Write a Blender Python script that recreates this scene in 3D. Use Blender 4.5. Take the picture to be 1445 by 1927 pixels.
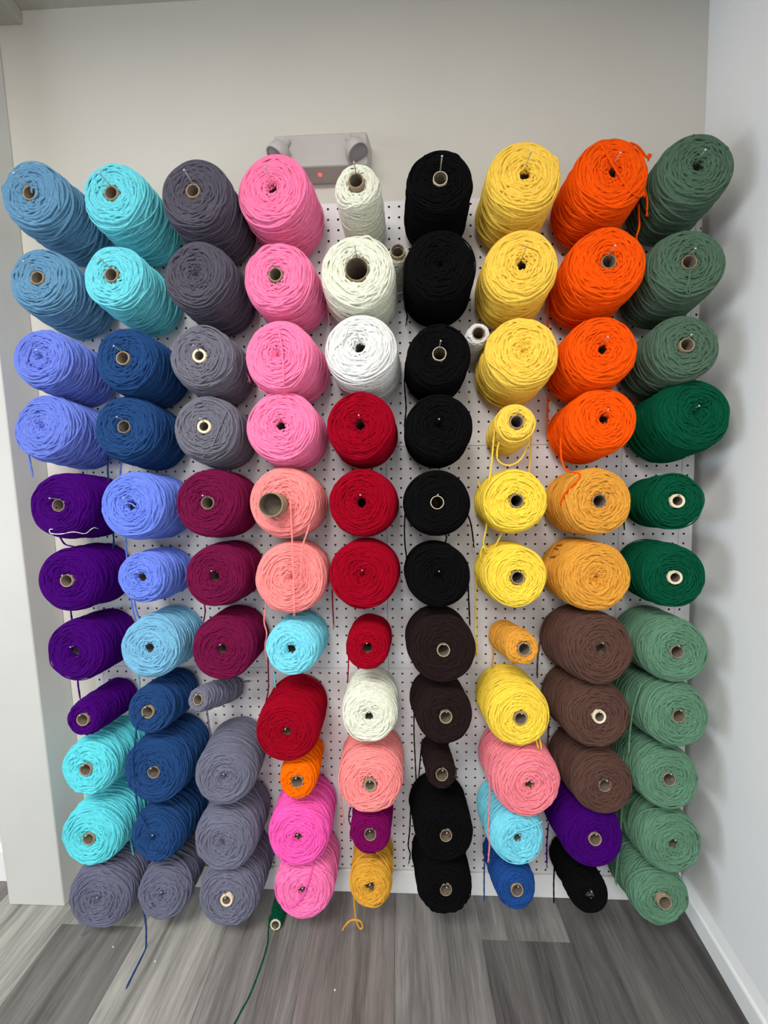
import bpy, math, random
import numpy as np
from mathutils import Vector, Matrix, Quaternion

# ------------------------------------------------------------------ scene reset
for o in list(bpy.data.objects):
    bpy.data.objects.remove(o, do_unlink=True)
S = bpy.context.scene
COL = S.collection
IN = 0.0254                     # the place is measured in inches, built in metres
FLOOR = -74.3                   # floor height in the measured frame (z = 0 at top row of peg holes)

def P(x, y, z):
    return Vector((x * IN, y * IN, (z - FLOOR) * IN))

# ------------------------------------------------------------------ camera
yaw, pit, rol = (math.radians(a) for a in (-2.234, 5.122, 0.638))
fw = Vector((math.sin(yaw), math.cos(yaw), 0)); rt = Vector((math.cos(yaw), -math.sin(yaw), 0)); up = Vector((0, 0, 1))
F = fw * math.cos(pit) - up * math.sin(pit)
U = fw * math.sin(pit) + up * math.cos(pit)
R3 = rt * math.cos(rol) - U * math.sin(rol)
U3 = rt * math.sin(rol) + U * math.cos(rol)
cam = bpy.data.cameras.new('camera'); cam_o = bpy.data.objects.new('camera', cam); COL.objects.link(cam_o)
m = Matrix((R3, U3, -F)).transposed().to_4x4(); m.translation = P(0.79, -41.331, -26.503)
cam_o.matrix_world = m
cam.sensor_fit = 'VERTICAL'; cam.sensor_height = 36.0; cam.sensor_width = 27.0
cam.lens = 740.0 / 1927.0 * 36.0
cam.clip_start = 0.02; cam.clip_end = 60
S.camera = cam_o

# ------------------------------------------------------------------ world, daylight, exposure
S.view_settings.view_transform = 'Standard'
S.view_settings.look = 'None'
S.view_settings.gamma = 1.0
S.view_settings.use_curve_mapping = False
S.view_settings.exposure = -0.09
w = bpy.data.worlds.new('room_daylight'); S.world = w; w.use_nodes = True
w.node_tree.nodes['Background'].inputs[0].default_value = (0.90, 0.95, 1.0, 1)
w.node_tree.nodes['Background'].inputs[1].default_value = 0.10

def area(name, loc, target, sx, sy, power, col):
    l = bpy.data.lights.new(name, 'AREA'); l.shape = 'RECTANGLE'; l.size = sx; l.size_y = sy
    l.energy = power; l.color = col
    o = bpy.data.objects.new(name, l); COL.objects.link(o); o.location = loc
    o.rotation_euler = (Vector(target) - Vector(loc)).to_track_quat('-Z', 'Y').to_euler()
    return o
# daylight from the glazed side of the shop to the left, a flat panel in the ceiling, and an added overhead fill
area('side_window', (-4.7, -1.9, 0.7), (0.8, -0.9, 0.3), 2.4, 1.1, 92.0, (0.80, 0.90, 1.0))
area('overhead_light', (-0.62, -1.62, 2.375), (-0.62, -1.62, 0.0), 1.2, 0.6, 60.0, (1.0, 0.96, 0.91))
area('overhead_light', (-0.40, -3.40, 2.375), (-0.40, -3.40, 0.0), 1.2, 0.6, 60.0, (1.0, 0.97, 0.94))  # added fill behind the camera, brightens the board from the front

# ------------------------------------------------------------------ helpers
def lin(c):
    return tuple(((v / 255) / 12.92 if v / 255 <= 0.04045 else ((v / 255 + 0.055) / 1.055) ** 2.4) for v in c)

def new_mat(name):
    mt = bpy.data.materials.new(name); mt.use_nodes = True
    return mt, mt.node_tree, mt.node_tree.nodes['Principled BSDF']

def plain(name, rgb, rough=0.6, metal=0.0, noise=0.0, nscale=60.0, bump=0.0, bscale=400.0, spec=0.4):
    mt, nt, b = new_mat(name); N, L = nt.nodes, nt.links
    c = lin(rgb)
    b.inputs['Base Color'].default_value = (*c, 1); b.inputs['Roughness'].default_value = rough
    b.inputs['Metallic'].default_value = metal; b.inputs['Specular IOR Level'].default_value = spec
    tc = N.new('ShaderNodeTexCoord')
    if noise:
        nz = N.new('ShaderNodeTexNoise'); nz.inputs['Scale'].default_value = nscale; nz.inputs['Detail'].default_value = 4
        L.new(tc.outputs['Object'], nz.inputs['Vector'])
        rp = N.new('ShaderNodeValToRGB')
        rp.color_ramp.elements[0].position = 0.3; rp.color_ramp.elements[1].position = 0.7
        rp.color_ramp.elements[0].color = (*[v * (1 - noise) for v in c], 1)
        rp.color_ramp.elements[1].color = (*[min(1, v * (1 + noise)) for v in c], 1)
        L.new(nz.outputs['Fac'], rp.inputs['Fac']); L.new(rp.outputs['Color'], b.inputs['Base Color'])
    if bump:
        n2 = N.new('ShaderNodeTexNoise'); n2.inputs['Scale'].default_value = bscale; n2.inputs['Detail'].default_value = 3
        L.new(tc.outputs['Object'], n2.inputs['Vector'])
        bp = N.new('ShaderNodeBump'); bp.inputs['Strength'].default_value = bump; bp.inputs['Distance'].default_value = 0.002
        L.new(n2.outputs['Fac'], bp.inputs['Height']); L.new(bp.outputs['Normal'], b.inputs['Normal'])
    return mt

def mesh_np(name, verts, quads, smooth=True):
    """verts (n,3) float, quads (m,4) int"""
    me = bpy.data.meshes.new(name)
    me.vertices.add(len(verts)); me.vertices.foreach_set('co', np.asarray(verts, np.float32).ravel())
    q = np.asarray(quads, np.int32)
    me.loops.add(q.size); me.loops.foreach_set('vertex_index', q.ravel())
    me.polygons.add(len(q)); me.polygons.foreach_set('loop_start', np.arange(0, q.size, 4, dtype=np.int32))
    me.polygons.foreach_set('use_smooth', np.full(len(q), smooth))
    me.update(calc_edges=True)
    return me

def link(name, data, mat=None, parent=None):
    o = bpy.data.objects.new(name, data); COL.objects.link(o)
    if mat is not None and data is not None:
        if len(data.materials) == 0:
            data.materials.append(mat)
        if data.materials[0] is not mat:
            o.material_slots[0].link = 'OBJECT'; o.material_slots[0].material = mat
    if parent is not None:
        o.parent = parent
    return o

def tag(o, label=None, cat=None, group=None, kind=None):
    if label: o['label'] = label
    if cat: o['category'] = cat
    if group: o['group'] = group
    if kind: o['kind'] = kind
    return o

class MB:
    """collects polygons, all coordinates in metres"""
    def __init__(s): s.v = []; s.f = []
    def add(s, vs, fs):
        k = len(s.v); s.v += [tuple(v) for v in vs]; s.f += [tuple(i + k for i in f) for f in fs]
    def hexa(s, c):      # 8 corners: bottom ring 0-3, top ring 4-7
        s.add(c, [(3, 2, 1, 0), (4, 5, 6, 7), (0, 1, 5, 4), (1, 2, 6, 5), (2, 3, 7, 6), (3, 0, 4, 7)])
    def box(s, a, b):    # measured-frame inches
        x0, x1 = sorted((a[0], b[0])); y0, y1 = sorted((a[1], b[1])); z0, z1 = sorted((a[2], b[2]))
        s.hexa([P(x0, y0, z0), P(x1, y0, z0), P(x1, y1, z0), P(x0, y1, z0), P(x0, y0, z1), P(x1, y0, z1), P(x1, y1, z1), P(x0, y1, z1)])
    def lathe(s, prof, n=24, frame=None):   # prof [(r, a)] in inches around +Z of frame
        vs = []; fs = []
        for i, (r, a) in enumerate(prof):
            for j in range(n):
                t = 2 * math.pi * j / n
                v = Vector((r * math.cos(t) * IN, r * math.sin(t) * IN, a * IN))
                vs.append(frame @ v if frame else v)
        for i in range(len(prof) - 1):
            for j in range(n):
                fs.append((i * n + j, i * n + (j + 1) % n, (i + 1) * n + (j + 1) % n, (i + 1) * n + j))
        s.add(vs, fs)
    def build(s, name, mat, parent=None, smooth=False, bevel=0.0, origin=None):
        me = bpy.data.meshes.new(name)
        v = s.v
        if origin is not None:
            v = [tuple(Vector(p) - origin) for p in v]
        me.from_pydata(v, [], s.f); me.update()
        if smooth:
            me.polygons.foreach_set('use_smooth', [True] * len(me.polygons))
        o = link(name, me, mat, parent)
        if origin is not None: o.location = origin
        if bevel:
            md = o.modifiers.new('bevel', 'BEVEL'); md.width = bevel; md.segments = 3; md.limit_method = 'ANGLE'; md.angle_limit = math.radians(40)
            me.polygons.foreach_set('use_smooth', [True] * len(me.polygons))
            try:
                me.set_sharp_from_angle(angle=math.radians(40))
            except Exception:
                pass
        return o

def frame_to(origin, d):
    q = Vector(d).to_track_quat('Z', 'Y')
    return Matrix.Translation(origin) @ q.to_matrix().to_4x4()

# ------------------------------------------------------------------ materials
WALL = plain('wall_paint', (214, 211, 203), 0.75, noise=0.02, nscale=3.0, bump=0.12, bscale=260)
WALLR = plain('side_wall_paint', (243, 244, 245), 0.75, noise=0.02, nscale=3.0, bump=0.12, bscale=260)
CEIL = plain('ceiling_paint', (176, 174, 164), 0.9, noise=0.05, nscale=30, bump=0.2, bscale=120)
POST = plain('post_paint', (205, 206, 202), 0.5, noise=0.02, nscale=8, bump=0.08, bscale=120)
TRIM = plain('trim_paint', (238, 240, 239), 0.5, noise=0.02, nscale=8, bump=0.05, bscale=120)
BOARD = plain('board_paint', (233, 232, 235), 0.5, noise=0.02, nscale=6, bump=0.04, bscale=300)
BATTEN = plain('batten_wood', (206, 200, 190), 0.7)
STEEL = plain('peg_steel', (222, 222, 222), 0.4, metal=1.0)
CARD = plain('cardboard', (150, 132, 108), 0.85, noise=0.14, nscale=220, bump=0.2, bscale=500)
CARDI = plain('shaded_tube_inside', (104, 93, 80), 0.9, noise=0.15, nscale=150)  # cardboard in a darker tone, the shade inside the tubes put into the colour
CARDP = plain('pale_cardboard', (226, 212, 184), 0.85, noise=0.08, nscale=220, bump=0.2, bscale=500)
PLAST = plain('fixture_plastic', (188, 183, 181), 0.45)
LENS = plain('lamp_lens', (150, 146, 152), 0.15, spec=0.6)
REFL = plain('lamp_reflector', (200, 198, 200), 0.25, metal=0.7)

def yarn_mat(name, rgb, sheen=0.25):
    mt, nt, b = new_mat('yarn_' + name); N, L = nt.nodes, nt.links
    c = lin(rgb)
    tc = N.new('ShaderNodeTexCoord')
    nz = N.new('ShaderNodeTexNoise'); nz.inputs['Scale'].default_value = 170; nz.inputs['Detail'].default_value = 3
    L.new(tc.outputs['Object'], nz.inputs['Vector'])
    rp = N.new('ShaderNodeValToRGB'); e = rp.color_ramp.elements
    e[0].position = 0.3; e[1].position = 0.7
    e[0].color = (*[v * 0.86 for v in c], 1); e[1].color = (*[min(0.98, v * 1.10) for v in c], 1)
    L.new(nz.outputs['Fac'], rp.inputs['Fac']); L.new(rp.outputs['Color'], b.inputs['Base Color'])
    b.inputs['Roughness'].default_value = 0.95; b.inputs['Specular IOR Level'].default_value = 0.08
    b.inputs['Sheen Weight'].default_value = sheen; b.inputs['Sheen Roughness'].default_value = 0.5
    b.inputs['Sheen Tint'].default_value = (*[min(1, v * 0.9 + 0.05) for v in c], 1)
    n2 = N.new('ShaderNodeTexNoise'); n2.inputs['Scale'].default_value = 900; n2.inputs['Detail'].default_value = 2
    L.new(tc.outputs['Object'], n2.inputs['Vector'])
    bp = N.new('ShaderNodeBump'); bp.inputs['Strength'].default_value = 0.45; bp.inputs['Distance'].default_value = 0.0012
    L.new(n2.outputs['Fac'], bp.inputs['Height']); L.new(bp.outputs['Normal'], b.inputs['Normal'])
    return mt

YC = dict(
    steel=(98, 144, 178), turq=(108, 208, 222), charcoal=(84, 81, 94), grey=(108, 108, 121), slate=(104, 106, 127), slate2=(108, 110, 129),
    peri=(106, 126, 214), peri2=(106, 132, 226), navy=(34, 68, 118), navy2=(32, 74, 140), purple=(64, 0, 108), plum=(108, 17, 62), plum2=(116, 6, 84),
    pink=(255, 128, 174), pink2=(255, 122, 182), magenta=(252, 92, 182), salmon=(248, 144, 143), coral=(241, 134, 147),
    aqua=(96, 212, 224), aqua2=(120, 212, 232), ltblue=(118, 178, 212), red=(150, 1, 29), orange=(252, 88, 6), orange2=(255, 112, 0),
    cream=(228, 231, 213), white=(228, 230, 228), black=(9, 9, 11), yellow=(255, 208, 84), yellow2=(255, 214, 74), mustard=(222, 158, 62), mustard2=(216, 160, 56),
    dkbrown=(36, 25, 25), brown=(90, 65, 57), sage1=(82, 108, 90), sage2=(95, 136, 111), green=(4, 80, 54))
YARN = {k: yarn_mat(k, v, 0.02 if k in ('black', 'dkbrown') else 0.12 if k in ('navy', 'navy2', 'purple', 'plum', 'plum2', 'red', 'green') else 0.22) for k, v in YC.items()}
FINE = {'red', 'purple', 'plum', 'plum2', 'green', 'black', 'dkbrown', 'navy2'}

# ------------------------------------------------------------------ the room
def quadwall(name, pts, mat, thick=None):
    b = MB()
    n = Vector(pts[1]) - Vector(pts[0]); n = n.cross(Vector(pts[3]) - Vector(pts[0])).normalized()
    t = n * (thick or 0.08)
    q = [Vector(p) for p in pts]
    b.hexa([q[0] - t, q[1] - t, q[2] - t, q[3] - t, q[0], q[1], q[2], q[3]])
    o = b.build(name, mat); tag(o, kind='structure'); return o

CEILZ = 20.4
back = quadwall('wall_back', [P(-190, 1, FLOOR), P(36, 1, FLOOR), P(36, 1, CEILZ + 3), P(-190, 1, CEILZ + 3)], WALL)
# the right wall is a little out of square and leans in, as measured
def xr(y, z): return 32.3 + 0.085 * y - 0.022 * (z - FLOOR)
right = quadwall('wall_right', [P(xr(1, FLOOR), 1.0, FLOOR), P(xr(-190, FLOOR), -190, FLOOR), P(xr(-190, CEILZ), -190, CEILZ), P(xr(1, CEILZ), 1.0, CEILZ)], WALLR)
b = MB(); b.box((-190, -190, CEILZ), (60, 4, CEILZ + 3)); ceil = tag(b.build('ceiling', CEIL), kind='structure')

# skirting along the back wall below the board, and along the right wall (chamfered top)
b = MB(); b.box((-36.9, -0.15, FLOOR), (31.9, 1.0, -71.55)); tag(b.build('baseboard_back', TRIM, bevel=0.002), kind='structure')
b = MB(); b.box((-190, -0.15, FLOOR), (-43.4, 1.0, -70.4)); tag(b.build('baseboard_left', TRIM, bevel=0.002), kind='structure')
def rx(y): return 31.72 + 0.094 * (y + 1.2)
ring = []
b = MB()
for y in (0.6, -190):
    ring.append([P(rx(y), y, FLOOR), P(rx(y), y, -72.35), P(rx(y) + 0.1, y, -72.15), P(xr(y, -70.75) + 0.05, y, -70.75), P(xr(y, FLOOR) + 1, y, FLOOR)])
vs = ring[0] + ring[1]; n = 5
b.add(vs, [tuple((i, (i + 1) % n, n + (i + 1) % n, n + i)) for i in range(n)] + [tuple(range(n))[::-1], tuple(range(n, 2 * n))])
tag(b.build('baseboard_right', TRIM), kind='structure')

# white boxed post at the left (end of a partition) and the header above it
b = MB()
zt = CEILZ
b.hexa([P(-43.7, -2.6, FLOOR), P(-37.2, -2.6, FLOOR), P(-36.9, 1.0, FLOOR), P(-43.7, 1.0, FLOOR),
        P(-46.2, -2.6, zt), P(-39.6, -2.6, zt), P(-39.2, 1.0, zt), P(-46.2, 1.0, zt)])
tag(b.build('trim_1', POST, bevel=0.003), kind='structure')
b = MB(); b.box((-190, -5.0, 19.15), (-36.6, 1.0, CEILZ)); tag(b.build('trim_2', CEIL, bevel=0.002), kind='structure')

# ------------------------------------------------------------------ plank floor
def plank_mat(name, rgb, seed, streak=1.0):
    mt, nt, bs = new_mat('plank_' + name); N, L = nt.nodes, nt.links
    c = lin(rgb)
    tc = N.new('ShaderNodeTexCoord')
    info = N.new('ShaderNodeObjectInfo')
    add = N.new('ShaderNodeVectorMath'); add.operation = 'ADD'
    sc = N.new('ShaderNodeVectorMath'); sc.operation = 'SCALE'; sc.inputs[3].default_value = 1.0
    L.new(tc.outputs['Object'], add.inputs[0]); add.inputs[1].default_value = (seed * 3.1, seed * 1.7, 0)
    def grain(sx, sy, detail, dist):
        mp = N.new('ShaderNodeMapping'); mp.inputs['Scale'].default_value = (sx, sy, 1)
        L.new(add.outputs[0], mp.inputs['Vector'])
        nz = N.new('ShaderNodeTexNoise'); nz.inputs['Scale'].default_value = 1.0; nz.inputs['Detail'].default_value = detail
        nz.inputs['Distortion'].default_value = dist; nz.inputs['Roughness'].default_value = 0.6
        L.new(mp.outputs[0], nz.inputs['Vector']); return nz
    g1 = grain(16, 1.6, 5, 0.6); g2 = grain(150, 7, 5, 0.3); g3 = grain(520, 26, 2, 0.0)
    def mth(op, a, bb):
        q = N.new('ShaderNodeMath'); q.operation = op
        for i, v in enumerate((a, bb)):
            if isinstance(v, (int, float)): q.inputs[i].default_value = v
            else: L.new(v, q.inputs[i])
        return q.outputs[0]
    s1 = mth('MULTIPLY', g1.outputs['Fac'], 0.60); s2 = mth('MULTIPLY', g2.outputs['Fac'], 0.26); s3 = mth('MULTIPLY', g3.outputs['Fac'], 0.14)
    tot = mth('ADD', mth('ADD', s1, s2), s3)
    rp = N.new('ShaderNodeValToRGB'); e = rp.color_ramp.elements
    e[0].position = 0.38; e[1].position = 0.62
    e[0].color = (*[v * (1 - 0.48 * streak) for v in c], 1); e[1].color = (*[min(1, v * (1 + 0.5 * streak)) for v in c], 1)
    L.new(tot, rp.inputs['Fac']); L.new(rp.outputs['Color'], bs.inputs['Base Color'])
    bs.inputs['Roughness'].default_value = 0.5; bs.inputs['Specular IOR Level'].default_value = 0.35
    bp = N.new('ShaderNodeBump'); bp.inputs['Strength'].default_value = 0.12; bp.inputs['Distance'].default_value = 0.001
    L.new(g2.outputs['Fac'], bp.inputs['Height']); L.new(bp.outputs['Normal'], bs.inputs['Normal'])
    return mt
TONES = [plank_mat(n, c, i + 1) for i, (n, c) in enumerate((('pale', (156, 155, 150)), ('mid', (128, 126, 124)), ('brownish', (116, 111, 109)), ('dark', (94, 92, 91)), ('deep', (82, 80, 80)), ('dusky', (108, 107, 104))))]
b = MB(); b.box((-190, -190, FLOOR - 1.5), (40, 2, FLOOR - 0.42))
floor_o = tag(b.build('floor', plain('underlay', (38, 36, 35), 0.9)), kind='structure')
rnd = random.Random(5)
# plank columns, 9 inches wide; the two end joints in view are measured
joints = {-36: -4.3, 9: -4.42}
tone_of = {-45: (0, 0), -36: (0, 5), -27: (0, 0), -18: (1, 1), -9: (2, 2), 0: (1, 1), 9: (1, 3), 18: (3, 3), 27: (4, 4), -54: (2, 2)}
pc = {}
for x0 in range(-189, 37, 9):
    j = joints.get(x0)
    if j is None:
        j = 2.0 - 48 + rnd.uniform(8, 26) * 1.0
        if x0 in tone_of: j = min(j, -20)
    segs = []; y1 = 1.0; y = j
    while y1 > -188:
        segs.append((max(y, -190), y1)); y1 = y; y -= 48
    for k, (ya, yb) in enumerate(segs):
        wd = min(9, 33.2 - x0) if x0 + 9 > 33.2 else 9
        if wd <= 0.5: continue
        tn = tone_of[x0][min(k, 1)] if (x0 in tone_of and k < 2) else rnd.randrange(5)
        g = 0.011
        bb = MB(); org = P(x0 + wd / 2, (ya + yb) / 2, FLOOR)
        bb.box((x0 + g, ya + g, FLOOR - 0.4), (x0 + wd - g, yb - g, FLOOR))
        bb.build('plank', TONES[tn], floor_o, origin=org, bevel=0.0004)

# ------------------------------------------------------------------ pegboard
pb = bpy.data.objects.new('pegboard', None); COL.objects.link(pb); pb.location = P(-1, 0, -71.4)
tag(pb, 'white perforated pegboard of joined panels covering the wall, studded with steel pegs', 'pegboard')
PBO = pb.location.copy()
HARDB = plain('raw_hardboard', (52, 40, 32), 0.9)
holes_x = [-33.22] + [-1.06 - i for i in range(31, -1, -1)] + [float(i) for i in range(24)] + [24.0 + i for i in range(6)] + [30.08]
def hole_z(r): return -float(r) if r < 24 else (-(23.70 + r - 24) if r < 48 else -(47.99 + r - 48))
xb = [-33.7, -32.72, -24.56, -0.53, 23.5, 29.55, None]
zb = [0.55, -23.40, -47.40, -71.40]
def edge_r(z): return 30.05 - 0.026 * z
def panel(x0, x1, z0, z1):
    g = 0.02
    hx = [h for h in holes_x if x0 < h < (x1 if x1 else 40)]
    hz = [hole_z(r) for r in range(72) if z1 < hole_z(r) < z0]
    b = MB()
    xs = [x0 + g] + [(a + c) / 2 for a, c in zip(hx, hx[1:])] + [None]
    zs = [z0 - g] + [(a + c) / 2 for a, c in zip(hz, hz[1:])] + [z1 + g]
    T = 0.22
    V = {}
    def vid(x, y, z):
        k = (round(x, 4), round(y, 4), round(z, 4))
        if k not in V: V[k] = len(b.v); b.v.append(tuple(P(*k) - PBO))
        return V[k]
    def X(i, z):
        if xs[i] is not None: return xs[i]
        return (x1 - g) if x1 else edge_r(z)
    hr = 0.118
    for i, cx in enumerate(hx):
        for j, cz in enumerate(hz):
            zt, zl = zs[j], zs[j + 1]
            out = [(X(i + 1, cz), cz), (X(i + 1, zt), zt), (cx, zt), (X(i, zt), zt), (X(i, cz), cz), (X(i, zl), zl), (cx, zl), (X(i + 1, zl), zl)]
            o = [vid(px, 0, pz) for px, pz in out]
            c8 = [(cx + hr * math.cos(k * math.pi / 4), cz + hr * math.sin(k * math.pi / 4)) for k in range(8)]
            a = [vid(px, 0, pz) for px, pz in c8]; d = [vid(px, T, pz) for px, pz in c8]
            for k in range(8):
                k2 = (k + 1) % 8
                b.f.append((o[k], o[k2], a[k2], a[k]))
                b.f.append((a[k], a[k2], d[k2], d[k]))
            ob = [vid(px, T, pz) for px, pz in out]
            for k in range(8):
                k2 = (k + 1) % 8
                b.f.append((ob[k2], ob[k], d[k], d[k2]))
    # edges
    cs = [(x0 + g, z0 - g), (X(len(hx), z0 - g), z0 - g), (X(len(hx), z1 + g), z1 + g), (x0 + g, z1 + g)]
    for k in range(4):
        (ax, az), (bx, bz) = cs[k], cs[(k + 1) % 4]
        b.f.append((vid(ax, 0, az), vid(ax, T, az), vid(bx, T, bz), vid(bx, 0, bz)))
    # normals must face the room
    o = b.build('panel', BOARD, pb)
    o.data.materials.append(HARDB)
    nc = len(hx) * len(hz)
    mi = [0] * len(b.f)
    for q in range(nc):
        for k in range(8): mi[q * 24 + 2 * k + 1] = 1; mi[q * 24 + 16 + k] = 1
    o.data.polygons.foreach_set('material_index', mi)
    return o
for i in range(6):
    for j in range(3):
        panel(xb[i], xb[i + 1], zb[j], zb[j + 1])
# battens between wall and board along the seams
def batten(a, c):
    b = MB(); b.box(a, c); b.v = [tuple(Vector(v) - PBO) for v in b.v]; b.build('batten', BATTEN, pb)
for z in (0.0, -23.4, -47.0, -70.9):
    batten((-33.4, 0.24, z - 0.95), (29.8, 0.98, z + 0.5 if z == 0 else z + 0.95 if z != -70.9 else z + 0.6))
for x in (-33.2, 30.0):
    for za, zc in ((-0.97, -22.4), (-24.4, -46.0), (-48.0, -70.2)):
        batten((x - 0.45, 0.24, za), (x + 0.35, 0.98, zc))

# ------------------------------------------------------------------ yarn cones
def smooth_profile(pts, n=120):
    pts = np.array(pts, float)
    for _ in range(3):                       # Chaikin corner cutting
        q = [pts[0]]
        for a, c in zip(pts[:-1], pts[1:]):
            q += [a * 0.75 + c * 0.25, a * 0.25 + c * 0.75]
        q.append(pts[-1]); pts = np.array(q)
    d = np.r_[0, np.cumsum(np.hypot(*np.diff(pts, axis=0).T))]
    s = np.linspace(0, d[-1], n)
    r = np.interp(s, d, pts[:, 0]); a = np.interp(s, d, pts[:, 1])
    tr = np.gradient(r, s); ta = np.gradient(a, s); l = np.hypot(tr, ta) + 1e-9
    tr /= l; ta /= l
    return s, r, a, ta, -tr, tr, ta          # s, r, a, normal_r, normal_a, tangent_r, tangent_a

MESHES = {}
def yarn_mesh(Rb, Rf, L, rin, closed, ragged, sr, seed):
    rg = np.random.default_rng(seed)
    R = Rf
    prof = [(max(rin, 0.3) + 0.12, 0.12), (0.6 * Rb, 0.0), (0.90 * Rb, 0.0), (0.985 * Rb, 0.05 * L), (Rb, 0.14 * L), ((Rb + Rf) / 2, 0.5 * L), (Rf * 1.005, 0.80 * L),
            (Rf * 0.985, 0.89 * L), (Rf * 0.93, 0.955 * L), (Rf * 0.80, 0.993 * L), (Rf * 0.62, L)]
    if closed:
        prof += [(0.34 * Rf, L * 0.995), (0.20 * Rf, L - 0.10), (0.11 * Rf, L - 0.28), (0.05, L - 0.5)]
    else:
        if Rf > rin + 0.9: prof += [(rin + (0.62 * Rf - rin) * 0.5, L + 0.0)]
        prof += [(min(rin + 0.22, 0.6 * Rf + 0.02), L - 0.03), (rin, L - 0.14), (rin - 0.01, L - 0.5)]
    s, r, a, nr, na, tr, ta = smooth_profile(prof)
    St = s[-1]
    face = np.clip((np.interp(s, s, a) - 0.93 * L) / (0.05 * L), 0, 1)
    ia = np.argmax(a > 0.97 * L)
    face[ia:] = 1
    inner = np.clip(1 - (r - 0.15) / max(0.8, 0.45 * Rf), 0, 1) * face
    def at(x, arr): return np.interp(x, s, arr)
    M = 60
    th = np.linspace(0, 2 * np.pi, M, endpoint=False)
    loops_s, loops_h = [], []
    # ---- base layer
    pos = 0.35 * Rb; ph = rg.uniform(0, 6.28); amp = 0.3
    side_amp = 0.10 + 0.11 * min(Rb, 3.2)
    while pos < St - 0.02:
        fc = float(at(pos, face)); inn = float(at(pos, inner))
        ph += rg.normal(0, 0.16); amp = np.clip(amp + rg.normal(0, 0.05), 0.55, 1.25)
        A = amp * side_amp * (1 - fc) + fc * rg.uniform(0.0, 0.10)
        w = A * np.sin(th + (ph if fc < .5 else rg.uniform(0, 6.28)))
        for k in range(2, 10):
            w = w + rg.normal(0, (0.028 + 0.04 * fc + 0.05 * inn * closed) * (2.2 / k) ** 0.6) * np.sin(k * th + rg.uniform(0, 6.28))
        h = 0.30 * sr + 0.35 * sr * rg.normal(0, 0.5)
        hh = np.full(M, h)
        for k in range(2, 12):
            hh = hh + rg.normal(0, 0.16 * sr * (1 + fc)) * np.sin(k * th + rg.uniform(0, 6.28))
        loops_s.append(pos + w); loops_h.append(hh)
        pos += sr * 2 * rg.uniform(0.72, 1.02)
    # ---- crossing strands on top
    nside = int(L * 3.0)
    i0 = float(np.interp(0.06 * L, a[:ia], s[:ia])); i1 = float(np.interp(0.93 * L, a[:ia], s[:ia]))
    for q in range(nside):
        p0 = rg.uniform(i0, i1); A = side_amp * rg.uniform(0.8, 2.6)
        A = min(A, (p0 - i0) * 0.9 + 0.12, (i1 - p0) * 1.1 + 0.22)
        w = A * np.sin(th + ph + np.pi * rg.choice([0.0, 1.0]) + rg.normal(0, 0.7))
        for k in range(2, 6): w = w + rg.normal(0, 0.05) * np.sin(k * th + rg.uniform(0, 6.28))
        hh = sr * (1.25 + 0.3 * rg.normal()) + 0.45 * sr * np.sin(2 * th + rg.uniform(0, 6.28))
        loops_s.append(p0 + w); loops_h.append(np.maximum(hh, 0.3 * sr))
    f0 = float(s[ia]); f1 = St - (0.5 if not closed else 0.3)
    nface = int(4 + 2.2 * Rf)
    for q in range(nface):
        p0 = rg.uniform(f0, max(f0 + .1, f1)); A = rg.uniform(0.05, 0.32)
        A = min(A, abs(f1 - p0) + 0.06)
        w = A * np.sin(th + rg.uniform(0, 6.28))
        for k in range(2, 8): w = w + rg.normal(0, 0.05) * np.sin(k * th + rg.uniform(0, 6.28))
        hh = sr * 0.75 + 0.55 * sr * np.sin(rg.integers(1, 4) * th + rg.uniform(0, 6.28))
        loops_s.append(p0 + w); loops_h.append(hh)
    if closed or ragged:                     # puckered turns around the hole
        for q in range(9 if closed else 4):
            p0 = rg.uniform(St - (0.95 if closed else 0.55), St - 0.12)
            w = rg.uniform(0.08, 0.2) * np.sin(th + rg.uniform(0, 6.28))
            for k in range(2, 8): w = w + rg.normal(0, 0.07) * np.sin(k * th + rg.uniform(0, 6.28))
            hh = sr * 1.0 + 0.8 * sr * np.sin(rg.integers(2, 6) * th + rg.uniform(0, 6.28))
            loops_s.append(p0 + w); loops_h.append(hh)
    LS = np.clip(np.array(loops_s), 0, St); LH = np.array(loops_h)
    n = len(LS)
    r_, a_, nr_, na_, tr_, ta_ = (at(LS, arr) for arr in (r, a, nr, na, tr, ta))
    al = np.radians([-105, -52, 0, 52, 105]); K = 5
    rr = sr * (1 + 0.12 * rg.normal(size=(n, 1, 1)))
    off_n = LH[..., None] + rr * np.cos(al) - 1.05 * sr
    off_t = rr * np.sin(al)
    X = np.maximum(r_[..., None] + off_n * nr_[..., None] + off_t * tr_[..., None], 0.01)
    Z = a_[..., None] + off_n * na_[..., None] + off_t * ta_[..., None]
    c, sn = np.cos(th)[None, :, None], np.sin(th)[None, :, None]
    V = np.stack([X * c, X * sn, Z], -1).reshape(-1, 3)
    i = np.arange(n)[:, None, None]; j = np.arange(M)[None, :, None]; k = np.arange(K - 1)[None, None, :]
    def idx(ii, jj, kk): return (ii * M + jj % M) * K + kk
    Q = np.stack([idx(i, j, k), idx(i, j + 1, k), idx(i, j + 1, k + 1), idx(i, j, k + 1)], -1).reshape(-1, 4)
    # ---- solid core just under the strands
    m2 = 40; ss = np.linspace(0, St, 44); t2 = np.linspace(0, 2 * np.pi, m2, endpoint=False)
    rc = np.maximum(at(ss, r) - 0.95 * sr * at(ss, nr), 0.01); ac = at(ss, a) - 0.95 * sr * at(ss, na)
    CV = np.stack([rc[:, None] * np.cos(t2), rc[:, None] * np.sin(t2), np.repeat(ac[:, None], m2, 1)], -1).reshape(-1, 3)
    i = np.arange(43)[:, None]; j = np.arange(m2)[None, :]
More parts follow.
